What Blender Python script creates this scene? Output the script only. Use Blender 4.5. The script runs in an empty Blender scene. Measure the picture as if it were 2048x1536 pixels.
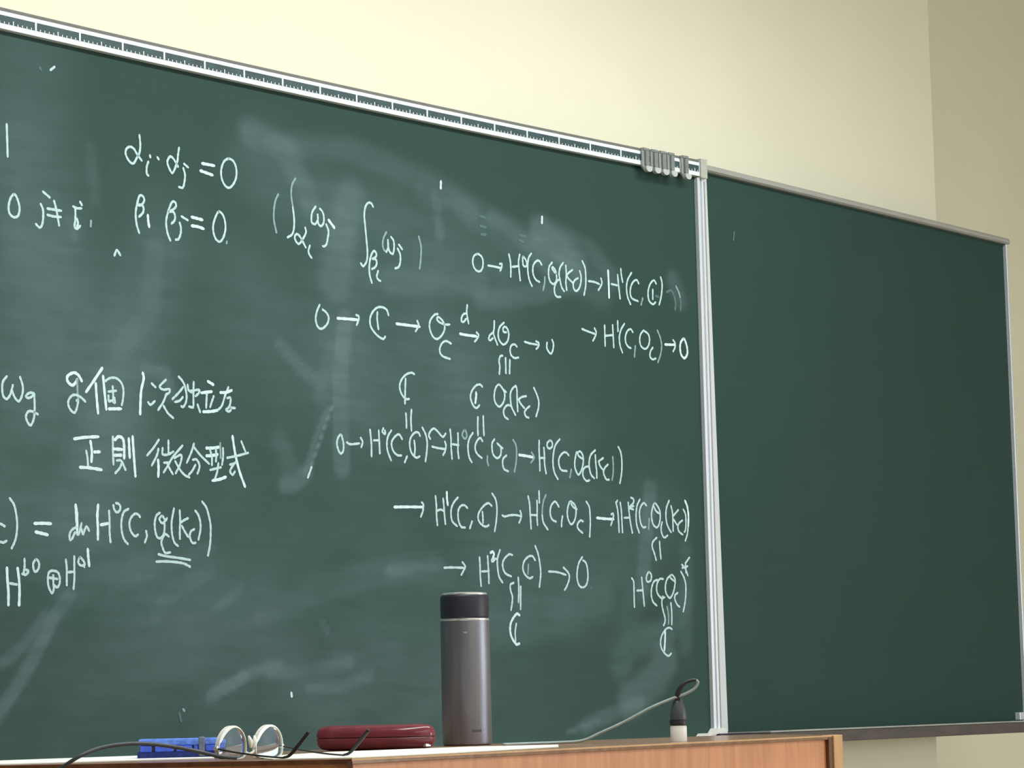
import bpy, bmesh, math, random
import numpy as np
from mathutils import Vector, Matrix

random.seed(7)
C = bpy.context.scene.collection
SC = bpy.context.scene

# ------------------------------------------------------------ camera
cam = bpy.data.cameras.new('camera')
cam.sensor_width = 36.0
cam.lens = 36.0 * 5500.0 / 2048.0
cam.clip_start = 0.05
cam.clip_end = 100
cam_ob = bpy.data.objects.new('camera', cam)
C.objects.link(cam_ob)
PSI, TH, RO = 0.66719, 0.115202, -0.022718      # heading from +X, pitch, roll
fw = Vector((math.cos(PSI) * math.cos(TH), math.sin(PSI) * math.cos(TH), math.sin(TH)))
r0 = Vector((math.sin(PSI), -math.cos(PSI), 0.0))
u0 = r0.cross(fw)
rt = math.cos(RO) * r0 + math.sin(RO) * u0
up = -math.sin(RO) * r0 + math.cos(RO) * u0
cam_ob.matrix_world = Matrix(((rt.x, up.x, -fw.x, 0.0), (rt.y, up.y, -fw.y, 0.0), (rt.z, up.z, -fw.z, 1.2), (0, 0, 0, 1)))
SC.camera = cam_ob

# ------------------------------------------------------------ world, lights, exposure
world = bpy.data.worlds.new('world')
SC.world = world
world.use_nodes = True
world.node_tree.nodes['Background'].inputs[0].default_value = (0.75, 0.85, 1.0, 1)
world.node_tree.nodes['Background'].inputs[1].default_value = 0.4
SC.view_settings.view_transform = 'Standard'
SC.view_settings.look = 'None'
SC.view_settings.exposure = 0.0
SC.view_settings.gamma = 1.0
SC.view_settings.use_curve_mapping = False


def area(name, loc, aim, sx, sy, power, col, spread=180):
    l = bpy.data.lights.new(name, 'AREA')
    l.shape = 'RECTANGLE'
    l.size = sx
    l.size_y = sy
    l.energy = power
    l.color = col
    l.spread = math.radians(spread)
    o = bpy.data.objects.new(name, l)
    C.objects.link(o)
    o.location = loc
    d = (Vector(aim) - Vector(loc)).normalized()
    z = -d
    x = Vector((1, 0, 0)) if abs(d.x) < 0.9 else Vector((0, 1, 0))
    y = z.cross(x).normalized()
    x = y.cross(z).normalized()
    o.matrix_world = Matrix(((x.x, y.x, z.x, loc[0]), (x.y, y.y, z.y, loc[1]), (x.z, y.z, z.z, loc[2]), (0, 0, 0, 1)))
    return o


area('board_strip_light', (3.5, 2.25, 3.06), (3.5, 2.45, 0.0), 3.8, 0.25, 69, (0.94, 1.0, 1.0))
area('ceiling_light_near', (2.0, -0.6, 3.1), (2.0, -0.6, 0), 6.0, 0.3, 57, (0.95, 1.0, 0.96))
area('ceiling_light_far', (3.0, -3.2, 3.1), (3.0, -3.2, 0), 7.0, 0.3, 74, (0.95, 1.0, 0.96))
area('window_daylight', (8.35, -2.2, 1.45), (2.5, 2.4, 1.0), 4.0, 1.7, 215, (0.86, 0.93, 1.0))

# ------------------------------------------------------------ materials


def mat(name, col, rough=0.6, metal=0.0, spec=0.5, noise=None, trans=0.0, bump=None, ior=1.45, alpha=None):
    m = bpy.data.materials.new(name)
    m.use_nodes = True
    nt = m.node_tree
    p = nt.nodes['Principled BSDF']
    p.inputs['Base Color'].default_value = (*col, 1)
    p.inputs['Roughness'].default_value = rough
    p.inputs['Metallic'].default_value = metal
    p.inputs['Specular IOR Level'].default_value = spec
    p.inputs['Transmission Weight'].default_value = trans
    p.inputs['IOR'].default_value = ior
    if alpha is not None:
        p.inputs['Alpha'].default_value = alpha
    if noise:
        scale, amount, stretch = noise
        tc = nt.nodes.new('ShaderNodeTexCoord')
        mp = nt.nodes.new('ShaderNodeMapping')
        mp.inputs['Scale'].default_value = stretch
        nz = nt.nodes.new('ShaderNodeTexNoise')
        nz.inputs['Scale'].default_value = scale
        nz.inputs['Detail'].default_value = 5
        rp = nt.nodes.new('ShaderNodeValToRGB')
        rp.color_ramp.elements[0].position = 0.3
        rp.color_ramp.elements[1].position = 0.7
        rp.color_ramp.elements[0].color = (*[c * (1 - amount) for c in col], 1)
        rp.color_ramp.elements[1].color = (*[min(1, c * (1 + amount)) for c in col], 1)
        nt.links.new(tc.outputs['Object'], mp.inputs['Vector'])
        nt.links.new(mp.outputs['Vector'], nz.inputs['Vector'])
        nt.links.new(nz.outputs['Fac'], rp.inputs['Fac'])
        nt.links.new(rp.outputs['Color'], p.inputs['Base Color'])
    if bump:
        tc = nt.nodes.new('ShaderNodeTexCoord')
        nz = nt.nodes.new('ShaderNodeTexNoise')
        nz.inputs['Scale'].default_value = bump[0]
        bp = nt.nodes.new('ShaderNodeBump')
        bp.inputs['Strength'].default_value = bump[1]
        bp.inputs['Distance'].default_value = 0.002
        nt.links.new(tc.outputs['Object'], nz.inputs['Vector'])
        nt.links.new(nz.outputs['Fac'], bp.inputs['Height'])
        nt.links.new(bp.outputs['Normal'], p.inputs['Normal'])
    return m


M = {}
M['wall'] = mat('cream_wall_paint', (0.80, 0.768, 0.605), 0.9, spec=0.1, noise=(3.0, 0.02, (1, 1, 1)), bump=(60, 0.15))
M['ceiling'] = mat('ceiling_white', (0.8, 0.8, 0.78), 0.95, spec=0.1, noise=(8, 0.03, (1, 1, 1)))
M['left_wall_dark'] = mat('unseen_dark_wall', (0.07, 0.065, 0.06), 0.9, noise=(6, 0.2, (1, 8, 1)))  # for the unseen left wall, made dark to darken the bottle's reflection
M['floor'] = mat('floor_vinyl', (0.42, 0.34, 0.24), 0.6, noise=(12, 0.08, (1, 1, 1)))
M['alu'] = mat('white_aluminium', (0.72, 0.76, 0.82), 0.33, metal=0.35, noise=(30, 0.04, (1, 1, 0.05)))
M['alu_dull'] = mat('dull_grey_aluminium', (0.40, 0.40, 0.38), 0.5, metal=0.3, noise=(60, 0.06, (0.2, 1, 1)))
M['scale_white'] = mat('ruler_white', (0.74, 0.82, 0.84), 0.5, noise=(90, 0.04, (1, 1, 1)))
M['scale_dark'] = mat('ruler_dark_green', (0.028, 0.062, 0.068), 0.55, noise=(40, 0.25, (1, 1, 1)))
M['scale_line'] = mat('ruler_top_grey', (0.14, 0.14, 0.13), 0.6, noise=(50, 0.1, (1, 1, 1)))
M['clip'] = mat('grey_translucent_plastic', (0.36, 0.38, 0.37), 0.3, trans=0.15, noise=(60, 0.08, (1, 1, 1)))
M['clip_dark'] = mat('grey_plastic_rib', (0.20, 0.215, 0.21), 0.35, noise=(60, 0.1, (1, 1, 1)))
M['clip_lip'] = mat('pale_plastic_lip', (0.46, 0.50, 0.48), 0.35, noise=(60, 0.06, (1, 1, 1)))
M['cap'] = mat('beige_grey_end_cap', (0.42, 0.42, 0.37), 0.5, noise=(60, 0.06, (1, 1, 1)))
M['tray'] = mat('brown_grey_chalk_tray', (0.085, 0.070, 0.067), 0.6, noise=(25, 0.2, (0.5, 2, 2)))
M['tray_edge'] = mat('tray_edge_highlight', (0.34, 0.36, 0.35), 0.4, noise=(9, 0.25, (1, 1, 1)))  # pale colour carries the highlight on the tray's front edge
M['dark'] = mat('black_rubber', (0.018, 0.02, 0.026), 0.45, noise=(60, 0.2, (1, 1, 1)))
M['navy_black'] = mat('black_marker_plastic', (0.012, 0.014, 0.03), 0.4, noise=(60, 0.2, (1, 1, 1)))
M['cable'] = mat('black_cable', (0.055, 0.062, 0.072), 0.38, noise=(80, 0.1, (1, 1, 1)))
M['cable_grey'] = mat('grey_cable', (0.30, 0.36, 0.36), 0.4, noise=(80, 0.1, (1, 1, 1)))
M['white_plastic'] = mat('white_plastic', (0.80, 0.79, 0.76), 0.4, noise=(40, 0.03, (1, 1, 1)))
M['paper'] = mat('paper', (0.86, 0.88, 0.84), 0.85, noise=(30, 0.02, (1, 1, 1)))
M['paper_cream'] = mat('cream_paper', (0.86, 0.86, 0.74), 0.85, noise=(30, 0.03, (1, 1, 1)))
M['maroon'] = mat('maroon_shell', (0.16, 0.030, 0.044), 0.16, noise=(50, 0.12, (1, 1, 1)))
M['maroon_dark'] = mat('maroon_seam', (0.03, 0.004, 0.006), 0.5, noise=(50, 0.1, (1, 1, 1)))
M['blue'] = mat('blue_fabric', (0.05, 0.11, 0.62), 0.75, noise=(70, 0.25, (1, 1, 1)))
M['blue_light'] = mat('worn_blue_fabric', (0.11, 0.22, 0.75), 0.7, noise=(45, 0.45, (1, 3, 3)))
M['navy'] = mat('navy_felt', (0.018, 0.032, 0.17), 0.9, noise=(120, 0.25, (1, 1, 1)))
M['strap'] = mat('grey_strap', (0.13, 0.15, 0.20), 0.7, noise=(120, 0.2, (1, 1, 1)))
M['frame_cream'] = mat('cream_spectacle_frame', (0.80, 0.79, 0.72), 0.25, noise=(60, 0.04, (1, 1, 1)))
M['lens'] = mat('lens_glass', (0.74, 0.82, 0.92), 0.0, spec=0.5, trans=1.0, ior=1.16)
M['bottle'] = mat('brushed_grey_steel', (0.225, 0.225, 0.265), 0.42, metal=0.85, noise=(90, 0.10, (1, 1, 0.08)))
M['bottle_dark'] = mat('dark_print', (0.07, 0.07, 0.08), 0.5)
M['bottle_lid'] = mat('charcoal_lid', (0.017, 0.018, 0.030), 0.45, noise=(60, 0.1, (1, 1, 1)))
M['steel_ring'] = mat('bright_steel', (0.8, 0.8, 0.82), 0.25, metal=0.8, noise=(200, 0.05, (1, 1, 1)))
for k, c in (('t', (0.60, 0.77, 0.80)), ('n', (0.47, 0.64, 0.66)), ('m', (0.25, 0.36, 0.37)), ('f', (0.10, 0.165, 0.165))):
    M['chalk_' + k] = mat('chalk_' + k, c, 0.95, spec=0.05, noise=(260, 0.10, (1, 1, 1)))


def wood(name, c1, c2, rough=0.45):
    m = bpy.data.materials.new(name)
    m.use_nodes = True
    nt = m.node_tree
    p = nt.nodes['Principled BSDF']
    p.inputs['Roughness'].default_value = rough
    tc = nt.nodes.new('ShaderNodeTexCoord')
    mp = nt.nodes.new('ShaderNodeMapping')
    mp.inputs['Scale'].default_value = (14, 14, 1.6)
    nz = nt.nodes.new('ShaderNodeTexNoise')
    nz.inputs['Scale'].default_value = 2.2
    nz.inputs['Detail'].default_value = 7
    nz.inputs['Distortion'].default_value = 1.2
    rp = nt.nodes.new('ShaderNodeValToRGB')
    rp.color_ramp.elements[0].position = 0.32
    rp.color_ramp.elements[1].position = 0.68
    rp.color_ramp.elements[0].color = (*c1, 1)
    rp.color_ramp.elements[1].color = (*c2, 1)
    nt.links.new(tc.outputs['Object'], mp.inputs['Vector'])
    nt.links.new(mp.outputs['Vector'], nz.inputs['Vector'])
    nt.links.new(nz.outputs['Fac'], rp.inputs['Fac'])
    nt.links.new(rp.outputs['Color'], p.inputs['Base Color'])
    return m


M['wood'] = wood('orange_brown_wood', (0.64, 0.27, 0.135), (0.80, 0.37, 0.185))
M['wood_top'] = wood('varnished_top', (0.24, 0.125, 0.07), (0.34, 0.19, 0.11), 0.22)
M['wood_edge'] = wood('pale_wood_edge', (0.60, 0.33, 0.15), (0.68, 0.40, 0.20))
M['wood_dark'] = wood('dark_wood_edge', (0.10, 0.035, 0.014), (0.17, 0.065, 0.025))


def board_mat(name, base, dust):
    m = bpy.data.materials.new(name)
    m.use_nodes = True
    nt = m.node_tree
    p = nt.nodes['Principled BSDF']
    p.inputs['Roughness'].default_value = 0.7
    p.inputs['Specular IOR Level'].default_value = 0.25
    tc = nt.nodes.new('ShaderNodeTexCoord')
    at = nt.nodes.new('ShaderNodeAttribute')
    at.attribute_name = 'chalk_dust'
    n1 = nt.nodes.new('ShaderNodeTexNoise')
    n1.inputs['Scale'].default_value = 7.0
    n1.inputs['Detail'].default_value = 6
    mp = nt.nodes.new('ShaderNodeMapping')
    mp.inputs['Rotation'].default_value = (0, math.radians(-35), 0)
    mp.inputs['Scale'].default_value = (1.0, 1.0, 5.0)
    n2 = nt.nodes.new('ShaderNodeTexNoise')
    n2.inputs['Scale'].default_value = 9.0
    n2.inputs['Detail'].default_value = 4
    nt.links.new(tc.outputs['Object'], n1.inputs['Vector'])
    nt.links.new(tc.outputs['Object'], mp.inputs['Vector'])
    nt.links.new(mp.outputs['Vector'], n2.inputs['Vector'])
    ad = nt.nodes.new('ShaderNodeMath')
    ad.operation = 'ADD'
    nt.links.new(n1.outputs['Fac'], ad.inputs[0])
    nt.links.new(n2.outputs['Fac'], ad.inputs[1])
    mul = nt.nodes.new('ShaderNodeMath')
    mul.operation = 'MULTIPLY'
    nt.links.new(ad.outputs[0], mul.inputs[0])
    nt.links.new(at.outputs['Fac'], mul.inputs[1])
    mix = nt.nodes.new('ShaderNodeMixRGB')
    mix.inputs[1].default_value = (*base, 1)
    mix.inputs[2].default_value = (*dust, 1)
    nt.links.new(mul.outputs[0], mix.inputs[0])
    nt.links.new(mix.outputs[0], p.inputs['Base Color'])
    return m


M['board'] = board_mat('green_chalkboard', (0.0185, 0.053, 0.0430), (0.31, 0.435, 0.49))
M['board_side'] = board_mat('green_side_chalkboard', (0.0155, 0.050, 0.040), (0.36, 0.43, 0.47))

# ------------------------------------------------------------ mesh helpers


def mk(name, verts, faces, m, parent=None, smooth=False, mats=None, midx=None):
    me = bpy.data.meshes.new(name)
    me.from_pydata([tuple(v) for v in verts], [], faces)
    for x in (mats or [m]):
        me.materials.append(x)
    if midx is not None:
        me.polygons.foreach_set('material_index', midx)
    if smooth:
        me.polygons.foreach_set('use_smooth', [True] * len(me.polygons))
    me.update()
    o = bpy.data.objects.new(name, me)
    C.objects.link(o)
    if parent is not None:
        o.parent = parent
        o.matrix_parent_inverse = Matrix.Translation(-parent.location)
    return o


def bm_obj(name, bm, m, parent=None, smooth=False):
    bmesh.ops.recalc_face_normals(bm, faces=bm.faces)
    me = bpy.data.meshes.new(name)
    bm.to_mesh(me)
    bm.free()
    me.materials.append(m)
    if smooth:
        me.polygons.foreach_set('use_smooth', [True] * len(me.polygons))
    o = bpy.data.objects.new(name, me)
    C.objects.link(o)
    if parent is not None:
        o.parent = parent
        o.matrix_parent_inverse = Matrix.Translation(-parent.location)
    return o


def root(name, loc, label, cat, group=None):
    o = bpy.data.objects.new(name, None)
    C.objects.link(o)
    o.location = loc
    o.empty_display_size = 0.05
    return tag(o, label, cat, group)


def tag(o, label, cat, group=None):
    o['label'] = label
    o['category'] = cat
    if group:
        o['group'] = group
    return o


def prism_bm(poly, z0, z1, bevel=0.0):
    bm = bmesh.new()
    a = [bm.verts.new((x, y, z0)) for x, y in poly]
    b = [bm.verts.new((x, y, z1)) for x, y in poly]
    n = len(poly)
    bm.faces.new(list(reversed(a)))
    bm.faces.new(b)
    for i in range(n):
        bm.faces.new((a[i], a[(i + 1) % n], b[(i + 1) % n], b[i]))
    if bevel:
        bmesh.ops.bevel(bm, geom=list(bm.edges), offset=bevel, segments=2, affect='EDGES', profile=0.5)
    return bm


def box_bm(x0, x1, y0, y1, z0, z1, bevel=0.0):
    return prism_bm([(x0, y0), (x1, y0), (x1, y1), (x0, y1)], z0, z1, bevel)


def catmull(pts, n=6):
    pts = [Vector(p) for p in pts]
    if len(pts) < 3:
        return [pts[0].lerp(pts[-1], i / n) for i in range(n + 1)] if len(pts) == 2 else pts
    out = []
    P = [pts[0] * 2 - pts[1]] + pts + [pts[-1] * 2 - pts[-2]]
    if (pts[0] - pts[-1]).length < 1e-6:
        P[0] = pts[-2]
        P[-1] = pts[1]
    for i in range(1, len(P) - 2):
        for k in range(n):
            t = k / n
            a, b, c, d = P[i - 1], P[i], P[i + 1], P[i + 2]
            out.append(0.5 * ((2 * b) + (c - a) * t + (2 * a - 5 * b + 4 * c - d) * t * t + (3 * b - a - 3 * c + d) * t ** 3))
    out.append(pts[-1])
    return out


def tube(name, pts, rad, m, parent=None, seg=12, n=8):
    P = catmull(pts, n)
    rr = rad if callable(rad) else (lambda t: rad)
    verts, faces = [], []
    T0 = (P[1] - P[0]).normalized()
    ref = Vector((0, 0, 1)) if abs(T0.z) < 0.9 else Vector((1, 0, 0))
    N = (ref - T0 * ref.dot(T0)).normalized()
    for i, p in enumerate(P):
        T = (P[min(i + 1, len(P) - 1)] - P[max(i - 1, 0)]).normalized()
        N = (N - T * N.dot(T)).normalized()
        Bn = T.cross(N)
        r = rr(i / (len(P) - 1))
        for k in range(seg):
            a = 2 * math.pi * k / seg
            verts.append(p + N * (math.cos(a) * r) + Bn * (math.sin(a) * r))
    for i in range(len(P) - 1):
        for k in range(seg):
            faces.append((i * seg + k, i * seg + (k + 1) % seg, (i + 1) * seg + (k + 1) % seg, (i + 1) * seg + k))
    faces.append(tuple(reversed(range(seg))))
    faces.append(tuple(range((len(P) - 1) * seg, len(P) * seg)))
    return mk(name, verts, faces, m, parent, smooth=True)


def lathe(name, prof, cx, cy, m, parent=None, seg=48, smooth=True):
    verts, faces = [], []
    for r, z in prof:
        for k in range(seg):
            a = 2 * math.pi * k / seg
            verts.append((cx + r * math.cos(a), cy + r * math.sin(a), z))
    for i in range(len(prof) - 1):
        for k in range(seg):
            faces.append((i * seg + k, i * seg + (k + 1) % seg, (i + 1) * seg + (k + 1) % seg, (i + 1) * seg + k))
    faces.append(tuple(reversed(range(seg))))
    faces.append(tuple(range((len(prof) - 1) * seg, len(prof) * seg)))
    o = mk(name, verts, faces, m, parent)
    if smooth:
        me = o.data
        me.polygons.foreach_set('use_smooth', [True] * len(me.polygons))
        try:
            me.set_sharp_from_angle(angle=math.radians(35))
        except Exception:
            pass
    return o


# the main board is a shallow concave arc seen in plan; s runs along it in metres
BX, BY, BPHI, BK = 3.116189, 3.485491, -0.011987, 0.0409216


def bcurve(s, off=0.0):
    a = BPHI - BK * s
    x = BX + (math.sin(BPHI) - math.sin(a)) / BK
    y = BY + (math.cos(a) - math.cos(BPHI)) / BK
    return x + math.sin(a) * off, y - math.cos(a) * off      # off > 0 towards the room


def bstrip(name, s0, s1, z0, z1, d0, d1, m, parent, step=0.06):
    n = max(1, int(round((s1 - s0) / step)))
    verts, faces = [], []
    for i in range(n + 1):
        s = s0 + (s1 - s0) * i / n
        xa, ya = bcurve(s, d0)
        xb, yb = bcurve(s, d1)
        verts += [(xa, ya, z0), (xb, yb, z0), (xb, yb, z1), (xa, ya, z1)]
    for i in range(n):
        a, b = i * 4, i * 4 + 4
        for k in range(4):
            faces.append((a + k, a + (k + 1) % 4, b + (k + 1) % 4, b + k))
    faces.append((3, 2, 1, 0))
    faces.append((n * 4, n * 4 + 1, n * 4 + 2, n * 4 + 3))
    o = mk(name, verts, faces, m, parent)
    bm = bmesh.new()
    bm.from_mesh(o.data)
    bmesh.ops.recalc_face_normals(bm, faces=bm.faces)
    bm.to_mesh(o.data)
    bm.free()
    return o


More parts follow.
